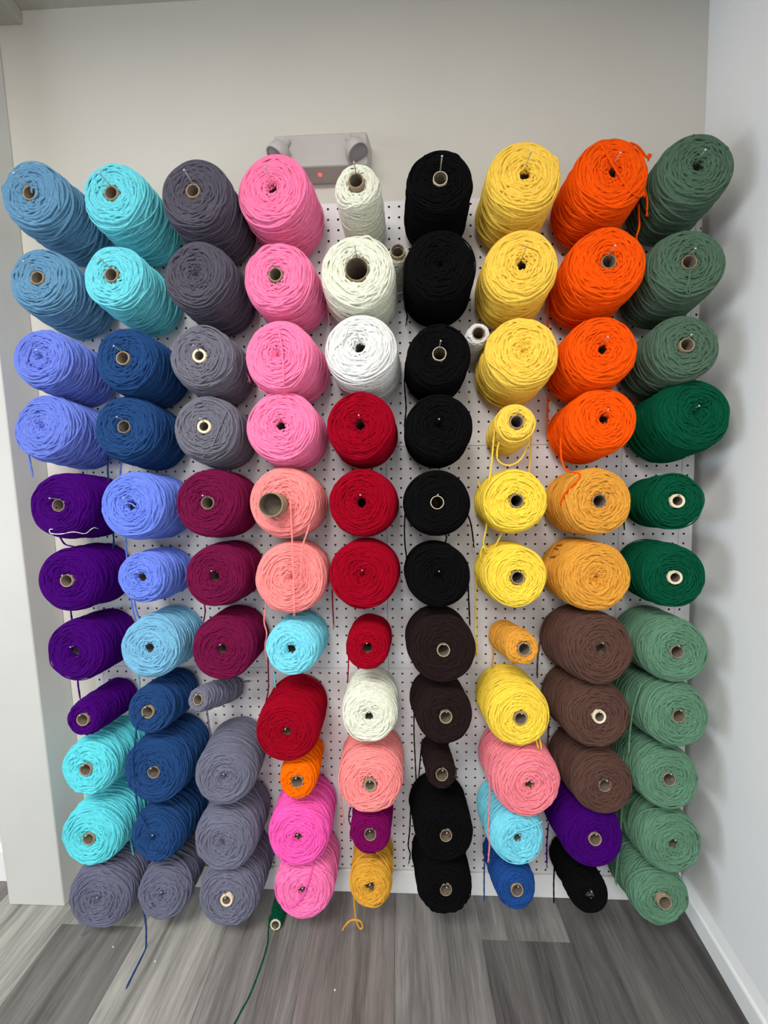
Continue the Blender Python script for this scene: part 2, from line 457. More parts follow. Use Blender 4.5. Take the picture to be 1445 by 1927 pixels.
    CQ = np.stack([i * m2 + j, i * m2 + (j + 1) % m2, (i + 1) * m2 + (j + 1) % m2, (i + 1) * m2 + j], -1).reshape(-1, 4)
    V = np.concatenate([V, CV]) * IN; Q = np.concatenate([Q, CQ + n * M * K])
    return mesh_np('wound_yarn', V, Q)

def strand_mesh(pts, rad, name='yarn_tail', n=6, fray=0.0, seed=0, wob=0.0):
    """tube through world points (metres, list of Vector) -> verts / quads"""
    rg = random.Random(seed)
    p = [Vector(q) for q in pts]
    ext = [p[0] * 2 - p[1]] + p + [p[-1] * 2 - p[-2]]
    path = []
    for i in range(1, len(ext) - 2):
        p0, p1, p2, p3 = ext[i - 1:i + 3]
        m = max(3, min(10, int((p2 - p1).length / 0.006)))
        for k in range(m):
            t = k / m
            path.append(0.5 * ((2 * p1) + (p2 - p0) * t + (2 * p0 - 5 * p1 + 4 * p2 - p3) * t * t + (3 * p1 - p0 - 3 * p2 + p3) * t ** 3))
    path.append(p[-1])
    V, Q = [], []
    nrm = None
    for i, c in enumerate(path):
        tan = (path[min(i + 1, len(path) - 1)] - path[max(i - 1, 0)]).normalized()
        if nrm is None: nrm = tan.orthogonal().normalized()
        nrm = (nrm - tan * nrm.dot(tan)).normalized(); bn = tan.cross(nrm)
        rr = rad * (1 + 0.12 * math.sin(i * 1.9 + seed))
        if i in (0, len(path) - 1): rr *= 0.55
        for k in range(n):
            a = 2 * math.pi * k / n
            V.append(c + (nrm * math.cos(a) + bn * math.sin(a)) * rr)
    for i in range(len(path) - 1):
        for k in range(n):
            Q.append((i * n + k, i * n + (k + 1) % n, (i + 1) * n + (k + 1) % n, (i + 1) * n + k))
    return V, Q

# kind: tube outer, tube inner, protrusion, pale rim, yarn inner radius, closed, ragged
KIND = dict(ring=(.62, .50, .05, 0, .66, 0, 0), ringcurl=(.62, .50, .03, 0, .68, 0, 1), ringflush=(.60, .52, -.05, 0, .60, 0, 0), ringthin=(.60, .54, .04, 1, .62, 0, 0),
            thick=(.62, .40, .08, 1, .66, 0, 0), ringout=(.66, .54, .35, 0, .70, 0, 0), bigtube=(1.07, .97, 2.1, 0, .6, 0, 1), thickb=(.62, .42, .06, 0, .66, 0, 0), bighole=(1.02, .92, .03, 0, 1.08, 0, 1),
            hole=(.60, .52, -.30, 0, .50, 0, 1), closed=(0, 0, 0, 0, .12, 1, 1))
CONES = [
    ('c1r1', -30.44, -2.35, 6.01, 2.85, 2.98, -1.2, 3.3, 'steel', 'ringcurl',
     'steel-blue yarn cone at top left, a curl of yarn in its tube'),
    ('c1r2', -30.92, -9.51, 5.58, 2.90, 3.02, -0.3, 8.4, 'steel', 'ring',
     'steel-blue yarn cone just above the periwinkle cones at the far left'),
    ('c1r3', -30.94, -16.39, 5.96, 2.66, 2.79, -1.9, 8.5, 'peri', 'closed',
     'periwinkle yarn cone with tangled closed centre, directly below the steel-blue cones'),
    ('c1r4', -31.18, -22.45, 5.96, 2.93, 3.06, -3.9, 8.1, 'peri', 'closed',
     'periwinkle yarn cone with closed centre, directly above the purple cones'),
    ('c1r5', -30.79, -29.37, 5.65, 3.04, 3.15, 0.0, 5.8, 'purple', 'ringflush',
     'purple yarn cone with a white squiggle of thread on it'),
    ('c1r6', -30.89, -36.34, 5.50, 3.01, 3.09, 2.5, 4.1, 'purple', 'ring',
     'large purple yarn cone between two others, left of the small periwinkle cone'),
    ('c1r7', -30.83, -43.47, 5.35, 2.88, 2.95, 1.4, 4.7, 'purple', 'hole',
     'purple yarn cone with no tube showing, just left of the light blue cone'),
    ('c1r8', -30.25, -50.20, 5.62, 1.74, 1.81, 1.4, 5.1, 'purple', 'ring',
     'small slim purple yarn cone above the aqua cones at lower left'),
    ('c1r9', -30.46, -55.71, 5.51, 2.65, 2.76, 1.0, 7.5, 'aqua', 'ring',
     'upper of the two bright aqua yarn cones at lower left'),
    ('c1r10', -30.58, -62.70, 5.70, 3.10, 3.19, 1.2, 4.9, 'aqua', 'ring',
     'lower of the two bright aqua yarn cones at lower left, with dangling end'),
    ('c1r11', -30.40, -69.40, 5.71, 3.28, 3.33, 3.9, 4.0, 'slate', 'closed',
     'slate-grey yarn cone at bottom left beside the white post'),
    ('c2r1', -23.48, -2.55, 5.72, 2.85, 2.99, -1.3, 4.8, 'turq', 'ring',
     'turquoise yarn cone in the top row between steel-blue and charcoal cones'),
    ('c2r2', -23.87, -9.29, 5.83, 2.77, 2.88, -1.6, 4.9, 'turq', 'ring',
     'turquoise yarn cone in the second row, directly above a navy cone'),
    ('c2r3', -23.39, -16.46, 5.83, 2.80, 2.95, -1.3, 6.5, 'navy', 'ring',
     'navy yarn cone directly below the turquoise cones'),
    ('c2r4', -24.11, -22.58, 5.57, 2.99, 3.10, -0.2, 9.0, 'navy', 'ringflush',
     'navy yarn cone directly above a periwinkle cone'),
    ('c2r5', -23.83, -29.41, 5.73, 3.07, 3.19, -0.3, 5.4, 'peri2', 'hole',
     'periwinkle yarn cone below the navy ones, a strand crossing its open hole'),
    ('c2r6', -23.65, -36.24, 5.56, 2.35, 2.43, 2.3, 5.8, 'peri2', 'hole',
     'smaller periwinkle yarn cone directly above the light blue cone'),
    ('c2r7', -23.58, -43.25, 5.51, 2.91, 2.99, 4.1, 7.4, 'ltblue', 'hole',
     'only light sky-blue yarn cone, lower left above slim navy cones'),
    ('c2r8', -23.52, -49.52, 5.66, 2.15, 2.24, -0.5, 7.1, 'navy', 'ring',
     'slim navy yarn cone beside the small grey bobbin-like cone'),
    ('c2r9', -23.63, -55.68, 5.62, 3.14, 3.27, 1.6, 5.9, 'navy', 'ringflush',
     'larger navy yarn cone at lower left, between two slimmer navy cones'),
    ('c2r10', -23.57, -62.47, 5.81, 2.58, 2.69, -2.0, 5.1, 'navy', 'closed',
     'slim navy yarn cone right of the lower aqua cone'),
    ('c2r11', -24.13, -69.17, 5.64, 2.60, 2.61, 7.0, 7.6, 'slate', 'closed',
     'slate-grey yarn cone at bottom with long navy strand trailing onto the floor'),
    ('c3r1', -16.35, -2.95, 5.82, 3.04, 3.24, -1.1, 7.2, 'charcoal', 'ring',
     'dark charcoal yarn cone in the top row with pale tube'),
    ('c3r2', -16.34, -9.34, 5.80, 2.98, 3.14, -3.2, 5.2, 'charcoal', 'closed',
     'dark charcoal yarn cone with closed centre, second row'),
    ('c3r3', -16.78, -16.27, 5.69, 2.93, 3.03, 1.0, 5.4, 'grey', 'thick',
     'grey yarn cone with thick pale tube rim, left of a pink cone, third row'),
    ('c3r4', -16.89, -22.64, 5.61, 2.95, 3.06, 2.6, 8.1, 'grey', 'thick',
     'grey yarn cone with a strand slanting over its face, above plum cones'),
    ('c3r5', -16.75, -29.28, 5.69, 3.13, 3.25, 0.7, 5.9, 'plum', 'ringflush',
     'plum yarn cone directly below the grey cones'),
    ('c3r6', -16.56, -36.09, 5.60, 2.87, 2.98, 1.3, 5.4, 'plum', 'hole',
     'middle one of the three plum yarn cones stacked on the left half'),
    ('c3r7', -16.50, -43.14, 5.58, 2.96, 3.06, 4.4, 5.2, 'plum', 'hole',
     'plum yarn cone directly above the small grey cone'),
    ('c3r8', -17.47, -49.40, 6.09, 1.15, 1.19, -10.1, 18.3, 'slate2', 'ring',
     'small thin grey yarn cone pointing left, below a plum cone'),
    ('c3r9', -17.07, -55.76, 5.93, 2.92, 3.01, 7.6, 4.4, 'slate2', 'closed',
     'grey yarn cone with wrinkled closed centre, left of the big red cone'),
    ('c3r10', -16.98, -62.79, 5.77, 3.02, 3.09, 1.1, 5.1, 'slate2', 'closed',
     'grey yarn cone with closed centre, left of the magenta cone'),
    ('c3r11', -16.94, -69.10, 5.67, 2.98, 3.04, 1.7, 6.1, 'slate2', 'thick',
     'grey yarn cone with thick pale tube rim at the bottom of its column'),
    ('c4r1', -9.52, -2.23, 5.11, 3.18, 3.31, -4.4, 5.6, 'pink', 'hole',
     'bright pink yarn cone in the top row, under the emergency light'),
    ('c4r2', -9.32, -9.37, 5.59, 3.03, 3.17, -3.9, 3.1, 'pink', 'ring',
     'bright pink yarn cone in the second row, left of the big cream cone'),
    ('c4r3', -9.21, -16.24, 5.85, 3.02, 3.19, -5.8, 4.8, 'pink', 'closed',
     'bright pink yarn cone with a strand hanging straight down over its face'),
    ('c4r4', -9.75, -22.59, 5.73, 3.17, 3.31, 0.5, 7.6, 'pink', 'hole',
     'bright pink yarn cone directly above the salmon cones'),
    ('c4r5', -9.90, -29.21, 5.69, 3.16, 3.26, 2.0, 5.3, 'salmon', 'bigtube',
     'salmon yarn cone with a wide cardboard tube sticking out'),
    ('c4r6', -9.85, -36.44, 5.63, 3.24, 3.31, 5.7, 7.2, 'salmon', 'closed',
     'salmon yarn cone with closed wrinkled centre, hung with loose strands'),
    ('c4r7', -9.47, -43.20, 5.66, 2.46, 2.56, -0.0, 6.7, 'aqua2', 'hole',
     'aqua yarn cone between the salmon cone and the big red cone'),
    ('c4r8', -10.29, -50.81, 6.01, 3.01, 3.05, 2.6, 2.7, 'red', 'hole',
     'large deep red yarn cone hanging above the small orange cone'),
    ('c4r9', -9.51, -56.27, 5.68, 1.72, 1.79, 2.2, 5.2, 'orange2', 'ringflush',
     'small bright orange yarn cone below the large red one'),
    ('c4r10', -9.62, -62.33, 5.65, 3.01, 3.09, 2.6, 6.7, 'magenta', 'hole',
     'hot magenta yarn cone directly below the small orange cone'),
    ('c4r11', -9.31, -68.50, 5.36, 2.93, 3.03, 2.2, 8.1, 'pink2', 'hole',
     'bright pink yarn cone at the bottom, a magenta strand over its face'),
    ('c5r1', -2.31, -2.62, 5.68, 1.86, 1.95, -2.6, 5.3, 'cream', 'ringout',
     'slim cream yarn cone in the top row beneath the emergency light head'),
    ('c5r2', -2.65, -9.24, 5.67, 3.20, 3.30, -0.2, 3.8, 'cream', 'bighole',
     'big cream yarn cone with an extra wide dark tube opening'),
    ('c5r3', -2.21, -15.98, 5.74, 3.08, 3.22, -3.5, 6.8, 'white', 'hole',
     'pure white yarn cone directly above the red cones'),
    ('c5r4', -2.58, -22.52, 5.71, 3.03, 3.16, -0.4, 6.1, 'red', 'hole',
     'deep red yarn cone directly below the white cone'),
    ('c5r5', -2.52, -29.33, 5.71, 3.03, 3.16, -0.8, 5.7, 'red', 'hole',
     'middle one of the three large deep red yarn cones stacked together'),
    ('c5r6', -2.52, -36.22, 5.70, 3.15, 3.27, -0.9, 7.8, 'red', 'closed',
     'large deep red yarn cone with closed centre, above the small red cone'),
    ('c5r7', -2.31, -43.18, 5.64, 2.01, 2.09, 0.2, 7.7, 'red', 'hole',
     'small deep red yarn cone directly above a cream cone'),
    ('c5r8', -2.32, -49.65, 5.67, 2.62, 2.72, 1.1, 6.0, 'cream', 'hole',
     'cream yarn cone between the small red cone and a salmon cone'),
    ('c5r9', -2.27, -56.44, 5.67, 3.09, 3.19, 0.6, 5.6, 'salmon', 'thickb',
     'salmon yarn cone with thick tube rim, directly below a cream cone'),
    ('c5r10', -2.27, -62.15, 5.44, 1.97, 2.04, -0.3, 8.4, 'plum2', 'ringflush',
     'small plum yarn cone below a salmon one, above mustard'),
    ('c5r11', -2.36, -67.98, 5.40, 2.01, 2.09, -0.2, 9.0, 'mustard2', 'hole',
     'mustard yarn cone at the bottom with a curled end hanging above the floor'),
    ('c6r1', 4.38, -2.50, 5.66, 2.72, 2.84, 0.2, 5.9, 'black', 'ringthin',
     'black yarn cone at the top of the black column, tube rim showing'),
    ('c6r2', 4.55, -8.96, 5.83, 3.00, 3.08, -1.5, 2.4, 'black', 'closed',
     'black yarn cone with closed centre, just right of the thin cream bobbin'),
    ('c6r3', 4.32, -16.54, 5.67, 2.74, 2.86, 0.3, 5.4, 'black', 'ringthin',
     'black yarn cone just left of the thin white bobbin'),
    ('c6r4', 4.52, -22.68, 5.75, 2.92, 3.03, -2.1, 6.0, 'black', 'closed',
     'black yarn cone with closed centre, between a red cone and small yellow cone'),
    ('c6r5', 4.34, -29.37, 5.70, 2.93, 3.03, -1.7, 5.4, 'black', 'ringthin',
     'black yarn cone with thin pale tube rim and frayed ends at both sides'),
    ('c6r6', 4.30, -36.18, 5.68, 2.85, 2.97, 0.2, 6.5, 'black', 'closed',
     'black yarn cone with closed centre, directly above the dark brown cones'),
    ('c6r7', 4.52, -43.29, 5.65, 3.07, 3.19, 2.5, 8.2, 'dkbrown', 'ring',
     'large very dark brown yarn cone directly below the black ones'),
    ('c6r8', 4.49, -49.87, 5.58, 2.66, 2.76, 5.4, 8.7, 'dkbrown', 'ring',
     'very dark brown yarn cone between a larger and a slim one'),
    ('c6r9', 4.37, -55.84, 5.50, 1.39, 1.45, 3.2, 9.5, 'dkbrown', 'ringflush',
     'slim very dark brown yarn cone above the lower black cones'),
    ('c6r10', 4.56, -61.66, 5.54, 2.80, 2.97, 5.4, 5.0, 'black', 'ringflush',
     'upper of the two black yarn cones near the floor'),
    ('c6r11', 4.69, -67.74, 5.35, 2.69, 2.83, 4.6, 6.2, 'black', 'ringflush',
     'lower of the two black yarn cones near the floor, bottom row'),
    ('c7r1', 11.41, -2.26, 5.54, 2.98, 3.10, 0.3, 5.5, 'yellow', 'hole',
     'yellow yarn cone in the top row beside the orange cone'),
    ('c7r2', 11.47, -9.34, 5.72, 3.06, 3.17, -2.2, 4.7, 'yellow', 'hole',
     'yellow yarn cone with open hole in the second row'),
    ('c7r3', 11.64, -16.74, 5.80, 3.05, 3.20, -1.4, 8.6, 'yellow', 'closed',
     'yellow yarn cone with closed wrinkled centre, right of the thin white bobbin'),
    ('c7r4', 11.36, -22.88, 5.75, 1.68, 1.76, -3.3, 9.9, 'yellow', 'ring',
     'small yellow yarn cone with loose strands hanging down'),
    ('c7r5', 11.46, -29.23, 5.64, 2.83, 2.92, -3.0, 4.8, 'yellow2', 'ring',
     'yellow yarn cone directly below the small yellow one, strands at its left'),
    ('c7r6', 11.33, -36.19, 5.70, 2.73, 2.86, 0.4, 5.4, 'yellow2', 'ring',
     'yellow yarn cone directly above the small mustard cone'),
    ('c7r7', 11.57, -43.30, 5.78, 1.45, 1.51, 5.1, 9.9, 'mustard', 'ring',
     'small thin mustard yarn cone pointing right, between two yellow cones'),
    ('c7r8', 11.70, -49.44, 5.74, 2.84, 2.98, 1.7, 5.1, 'yellow2', 'ring',
     'yellow yarn cone directly above a coral pink cone, lower right'),
    ('c7r9', 12.37, -56.00, 5.80, 3.16, 3.30, 5.1, 4.0, 'coral', 'hole',
     'coral pink yarn cone directly below a yellow one, lower right'),
    ('c7r10', 11.69, -62.02, 5.54, 2.61, 2.73, 3.2, 7.6, 'aqua2', 'hole',
     'aqua yarn cone with loose strands, below the coral pink cone'),
    ('c7r11', 11.74, -67.67, 5.42, 1.94, 2.03, 2.8, 8.9, 'navy2', 'ring',
     'slim navy yarn cone at the bottom below an aqua cone'),
    ('c8r1', 18.55, -2.20, 5.42, 3.07, 3.18, 0.6, 5.3, 'orange', 'hole',
     'orange yarn cone in the top row with loose strands across its face'),
    ('c8r2', 18.59, -9.46, 5.73, 3.13, 3.26, -2.2, 5.9, 'orange', 'ringflush',
     'orange yarn cone in the second row, left of a grey-green cone'),
    ('c8r3', 18.42, -16.61, 5.68, 2.97, 3.10, -2.3, 7.4, 'orange', 'hole',
     'orange yarn cone in the third row, right of the closed yellow cone'),
    ('c8r4', 18.64, -22.59, 5.68, 2.80, 2.93, -1.1, 8.4, 'orange', 'hole',
     'orange yarn cone directly above mustard, one strand dangling onto it'),
    ('c8r5', 18.49, -29.36, 5.60, 2.92, 3.03, -1.0, 5.3, 'mustard', 'ringflush',
     'large mustard yarn cone with open tube, directly below the orange cones'),
    ('c8r6', 18.56, -36.17, 5.57, 3.10, 3.21, -1.2, 4.5, 'mustard', 'closed',
     'large mustard yarn cone with closed wrinkled centre, above the brown cones'),
    ('c8r7', 18.57, -43.32, 5.84, 3.15, 3.27, 4.0, 10.3, 'brown', 'hole',
     'uppermost of the three brown yarn cones, below the mustard ones'),
    ('c8r8', 18.82, -49.44, 5.70, 3.05, 3.18, 2.1, 7.4, 'brown', 'thick',
     'middle one of the three brown yarn cones, pale tube rim showing'),
    ('c8r9', 19.45, -56.02, 5.82, 2.81, 2.91, 3.3, 5.9, 'brown', 'ringflush',
     'lowest of the three brown yarn cones, right of the coral pink cone'),
    ('c8r10', 19.00, -61.88, 5.57, 2.88, 2.99, 1.8, 8.3, 'purple', 'ring',
     'purple yarn cone at lower right between brown and black cones'),
    ('c8r11', 18.88, -67.92, 5.52, 1.85, 1.92, 1.1, 8.4, 'black', 'hole',
     'slim black yarn cone at bottom right below the purple cone'),
    ('c9r1', 25.52, -2.29, 5.68, 2.87, 2.97, -3.0, 5.8, 'sage1', 'hole',
     'dull green yarn cone at top right, wrinkled around its hole'),
    ('c9r2', 25.29, -9.79, 5.64, 2.93, 3.08, -3.4, 7.4, 'sage1', 'ringflush',
     'dull green yarn cone at right with a small loop hanging on its face'),
    ('c9r3', 25.30, -16.63, 5.60, 2.70, 2.85, -1.7, 9.3, 'sage1', 'ring',
     'dull green yarn cone at right, directly above the dark green cones'),
    ('c9r4', 26.38, -22.39, 5.54, 3.12, 3.24, -0.1, 11.3, 'green', 'closed',
     'large dark green yarn cone with closed centre, right of the lowest orange cone'),
    ('c9r5', 25.95, -29.42, 5.07, 2.37, 2.40, -6.5, 5.6, 'green', 'thick',
     'smaller dark green yarn cone with thick cream tube rim'),
    ('c9r6', 25.83, -36.04, 5.34, 2.76, 2.83, -5.3, 3.1, 'green', 'thick',
     'large dark green yarn cone with thick cream tube rim, above the sage cones'),
    ('c9r7', 25.96, -43.08, 5.56, 2.86, 2.96, -1.5, 5.2, 'sage2', 'ringflush',
     'uppermost sage green yarn cone, directly below the dark green cones'),
    ('c9r8', 25.81, -49.26, 5.86, 2.87, 3.02, 3.0, 7.4, 'sage2', 'ringflush',
     'sage green yarn cone with a long strand hanging down at its left side'),
    ('c9r9', 25.84, -55.79, 5.54, 2.81, 2.91, -0.4, 8.7, 'sage2', 'ringflush',
     'sage green yarn cone at right beside the lowest brown cone'),
    ('c9r10', 26.28, -62.22, 5.66, 2.86, 2.94, 1.7, 7.9, 'sage2', 'hole',
     'sage green yarn cone with a small tight hole, second from the bottom right'),
    ('c9r11', 25.78, -68.02, 5.48, 2.64, 2.74, 0.3, 7.7, 'sage2', 'ringout',
     'sage green yarn cone at bottom right, its tube poking out'),
    ('bob1', 0.85, -7.55, 4.35, 0.88, 0.92, -0.3, 7.4, 'cream', 'ringout',
     'thin cream yarn bobbin squeezed between the big cream and black cones'),
    ('bob2', 8.07, -14.35, 4.23, 1.01, 1.05, -1.6, 5.9, 'white', 'ring',
     'thin white yarn bobbin between a black cone and a yellow cone'),
    ('bob3', -12.83, -74.03, 4.10, 0.55, 0.57, 2.8, 5.8, 'green', 'thick',
     'tiny dark green yarn bobbin by the floor under the pink cone'),
]
TAILS = [
    ('c1r4', [(-33.66, -5.6, -23.56), (-33.68, -5.6, -24.3), (-33.61, -5.6, -25.19), (-33.49, -5.6, -26.18)]),
    ('c1r4', [(-27.65, -1.6, -23.64), (-27.76, -1.6, -24.51), (-27.99, -1.6, -26.08)]),
    ('c2r4', [(-28.84, -2, -24.08), (-28.97, -2, -25.8), (-28.9, -2, -27.16), (-28.74, -2, -28.8)]),
    ('c2r4', [(-29.16, -1.8, -31.58), (-29, -1.8, -32.53), (-29.18, -1.8, -34.11), (-29.04, -1.8, -35.35), (-29.19, -1.8, -36.6)]),
    ('c2r5', [(-27.12, -2.6, -31.76), (-27.17, -2.6, -33.96), (-27.09, -2.6, -36.73), (-27, -2.6, -39.54), (-26.66, -2.6, -41.13)]),
    ('c1r5', [(-31.85, -5.2, -31.57), (-31.59, -5.2, -32.19), (-31.21, -5.2, -32.66), (-30.28, -5.2, -32.87)]),
    ('c1r6', [(-31.78, -4.6, -38.88), (-31.8, -4.6, -39.75), (-31.72, -4.6, -40.78)]),
    ('c1r7', [(-31.67, -4.6, -46.12), (-31.7, -4.6, -47.13), (-31.65, -4.6, -47.8), (-31.6, -4.6, -48.59)]),
    ('c2r6', [(-26.78, -2.5, -38.67), (-26.69, -2.5, -39.69), (-26.47, -2.5, -40.71), (-26.22, -2.5, -41.17)]),
    ('c2r7', [(-27.09, -2.2, -46.76), (-27.06, -2.2, -48.05), (-27.09, -2.2, -49.24)]),
    ('c2r8', [(-23.78, -6.4, -49.04), (-24.57, -6.4, -49.91), (-24.85, -6.4, -51.7), (-25.28, -6.4, -53.35), (-25.28, -6.4, -55.56), (-25.16, -6.4, -57.78), (-24.9, -6.4, -59.41), (-24.15, -6.4, -60.97)]),
    ('c1r10', [(-28.34, -3.6, -64.28), (-28.18, -3.6, -65.39), (-28.04, -3.6, -66.75), (-27.83, -3.6, -67.99), (-28.21, -3.6, -69.13)]),
    ('c3r6', [(-19.13, -3, -38.84), (-19.08, -3, -40.06), (-19.36, -3, -41.24)]),
    ('c3r8', [(-16.57, -1.2, -48.86), (-16.14, -1.2, -48.43), (-15.5, -1.2, -48.31)]),
    ('c3r8', [(-20.29, -1.5, -51.02), (-20.18, -1.5, -52.35), (-20.08, -1.5, -53.69), (-19.97, -1.5, -55.17)]),
    ('c4r3', [(-9.66, -6.23, -13.38), (-9.4, -6.43, -14.26), (-9.22, -6.55, -15.55), (-9.14, -6.68, -16.92), (-9.14, -6.65, -18.17), (-9.44, -5.59, -19.03)]),
    ('c4r3', [(-13.6, -3, -14.74), (-13.83, -3, -15.23), (-13.64, -3, -15.63), (-13.91, -3, -15.97), (-13.78, -3, -16.52), (-13.54, -3, -16.93)]),
    ('c4r3', [(-12.34, -5, -17.15), (-12.03, -5, -18.01), (-11.56, -5, -18.68), (-10.69, -5, -18.94)]),
    ('c4r2', [(-6.07, -1.5, -9.54), (-5.99, -1.5, -10.64), (-5.91, -1.5, -11.64)]),
    ('c4r5', [(-8.89, -6.9, -28.04), (-8.83, -6.9, -29.13), (-8.8, -6.9, -31.26), (-8.78, -6.9, -33.67), (-8.76, -6.9, -36.1), (-8.8, -6.9, -38.67)]),
    ('c4r5', [(-7.2, -6.7, -30.58), (-7.52, -6.7, -31.54), (-7.88, -6.7, -32.55), (-8.08, -6.7, -34.2), (-8.22, -6.7, -35.86)]),
    ('c4r6', [(-12.03, -4.2, -34.22), (-12.21, -4.2, -36.33), (-12.3, -4.2, -38.45), (-12.59, -4.2, -40.49), (-12.37, -4.2, -41.78), (-12.58, -4.2, -43.03), (-12.52, -4.2, -44.4)]),
    ('c3r7', [(-12.99, -2.4, -45.04), (-13.01, -2.4, -47), (-13.07, -2.4, -48.63), (-13.4, -2.4, -49.92)]),
    ('c4r7', [(-12.4, -2.5, -46.48), (-12.32, -2.5, -47.52), (-12.3, -2.5, -48.39)]),
    ('c4r10', [(-8.05, -5.32, -64.85), (-8.35, -5.79, -66.1), (-8.72, -5.95, -67.09), (-9.03, -6.07, -67.89), (-9.82, -6.25, -68.82), (-10.69, -6.23, -69.16), (-11.49, -6.03, -68.9), (-11.88, -5.91, -68.06), (-11.94, -5.78, -67.15)]),
    ('c5r6', [(-6.16, -2, -37.92), (-6.15, -2, -39.71), (-6.09, -2, -41.75)]),
    ('c5r7', [(-4.6, -2.2, -43.48), (-4.58, -2.2, -45.3), (-4.74, -2.2, -47.9)]),
    ('c5r7', [(-2.8, -4.6, -44.41), (-3.12, -4.6, -44.9), (-3.38, -4.6, -45.01), (-3.23, -4.6, -45.17)]),
    ('c5r9', [(-5.59, -3, -59.43), (-5.51, -3, -60.93), (-5.42, -3, -61.96), (-5.33, -3, -63.11)]),
    ('c5r10', [(-4.47, -3.2, -60.91), (-4.71, -3.2, -61.64), (-4.73, -3.2, -62.6), (-4.46, -3.2, -63.2), (-4.64, -3.2, -63.81), (-4.59, -3.2, -64.54), (-4.31, -3.2, -64.41)]),
    ('c5r11', [(-4.09, -5.3, -68.75), (-4.06, -5.3, -70.05), (-3.92, -5.3, -71.36), (-3.61, -5.3, -72.31), (-3.28, -5.3, -72.3), (-3.38, -5.3, -71.7), (-3.81, -5.3, -71.42), (-4.47, -5.3, -71.5), (-5.02, -5.3, -72.06), (-5.36, -5.3, -72.68)]),
    ('c6r2', [(1.54, -2, -9.47), (1.49, -2, -10.34), (1.69, -2, -11.03), (1.63, -2, -11.72)]),
    ('c6r3', [(1.5, -2.6, -15.55), (1.38, -2.6, -17.53), (1.47, -2.6, -19.03), (1.52, -2.6, -20.13), (1.36, -2.6, -21.29)]),
    ('c6r5', [(1.41, -2.6, -29.55), (1.29, -2.6, -31.39), (1.33, -2.6, -33.26), (1.48, -2.6, -34.71), (1.21, -2.6, -35.57)]),
    ('c6r5', [(7.33, -2.4, -29.98), (7.75, -2.4, -30.88), (7.97, -2.4, -31.89), (8.14, -2.4, -33.16)]),
    ('c6r5', [(5.28, -3, -32), (5.39, -3, -32.52), (5.23, -3, -33.05)]),
    ('c6r6', [(7.62, -2.2, -36.33), (7.75, -2.2, -39.07), (7.88, -2.2, -41.73)]),
    ('c6r8', [(2.19, -1.8, -50.68), (2.17, -1.8, -53.64), (2.27, -1.8, -56.4), (2.38, -1.8, -59.19)]),
    ('c6r9', [(3.02, -2.6, -53.67), (2.8, -2.6, -55.73), (2.63, -2.6, -57.93)]),
    ('c6r10', [(1.76, -3, -60.77), (1.64, -3, -63.48), (1.46, -3, -65.43), (1.68, -3, -66.28), (1.56, -3, -67.15)]),
    ('c7r1', [(13.7, -5.77, -0.16), (14.06, -5.77, -0.5), (14.13, -5.85, -1.05), (14.15, -5.93, -1.52)]),
    ('c7r3', [(8.35, -1.8, -16.48), (8.72, -1.8, -17.89), (9.61, -1.8, -19.23), (11.01, -1.8, -19.96)]),
    ('c7r4', [(9.45, -5.2, -22.01), (9.28, -5.2, -23.65), (9.16, -5.2, -25.31), (8.99, -5.2, -26.75), (8.81, -5.2, -28)]),
    ('c7r4', [(9.94, -4.8, -23.29), (9.72, -4.8, -24.34), (9.88, -4.8, -25.21), (10.84, -4.8, -25.61), (11.79, -4.8, -25.14), (12.34, -4.8, -24.19), (12.61, -4.8, -23.24)]),
    ('c7r4', [(13.19, -3.6, -22.84), (13.17, -3.6, -24.31), (13.02, -3.6, -26.4)]),
    ('c7r5', [(8.35, -3.4, -27.05), (8.76, -3.4, -28.52), (9.08, -3.4, -30.06), (9.15, -3.4, -31.45), (8.87, -3.4, -33.1), (9.38, -3.4, -33.73), (8.93, -3.4, -34.46), (9.04, -3.4, -35.3)]),
    ('c7r5', [(10.62, -3.8, -31.81), (9.84, -3.8, -33.34), (9.14, -3.8, -33.86), (8.78, -3.8, -33.24), (8.54, -3.8, -34.16), (8.85, -3.8, -34.99)]),
    ('c7r6', [(8.5, -2, -35.84), (8.48, -2, -39.13), (8.51, -2, -42.48), (8.65, -2, -45.08)]),
    ('c7r7', [(10.3, -1.8, -43.91), (10.37, -1.8, -45.05), (10.23, -1.8, -46.3)]),
    ('c7r8', [(13.51, -5.4, -51), (13.68, -5.4, -51.75), (13.9, -5.4, -52.5)]),
    ('c7r8', [(13.81, -5.4, -50.89), (14.03, -5.4, -51.74), (14.2, -5.4, -52.65)]),
    ('c7r9', [(9.31, -5.4, -55.41), (9.34, -5.4, -57.61), (9.27, -5.4, -60.97), (9.4, -5.4, -62.66), (9.31, -5.4, -64.03)]),
    ('c7r10', [(14.4, -5.48, -59.98), (13.21, -6, -60.07), (12.19, -6.09, -60.34), (11.78, -6.1, -60.23)]),
    ('c7r10', [(11.14, -6.3, -61.48), (11.44, -6.37, -62.17), (11.95, -6.39, -62.91), (12.61, -6.21, -63.42), (12.67, -6.33, -62.85)]),
    ('c7r11', [(9.49, -3, -66), (9.46, -3, -68.75), (9.5, -3, -71.6)]),
    ('c8r1', [(17.46, -5.78, 0.58), (17.79, -5.94, -0.04), (18.2, -6.03, -0.85), (18.79, -6.12, -1.91), (19.65, -6.21, -3.22), (20.39, -6.06, -3.72), (21.02, -5.72, -3.6), (21.35, -5.63, -3.14)]),
    ('c8r1', [(21.88, -4.6, -2.12), (22.09, -4.6, -2.73), (22.2, -4.6, -3.33), (22.2, -4.6, -4.1)]),
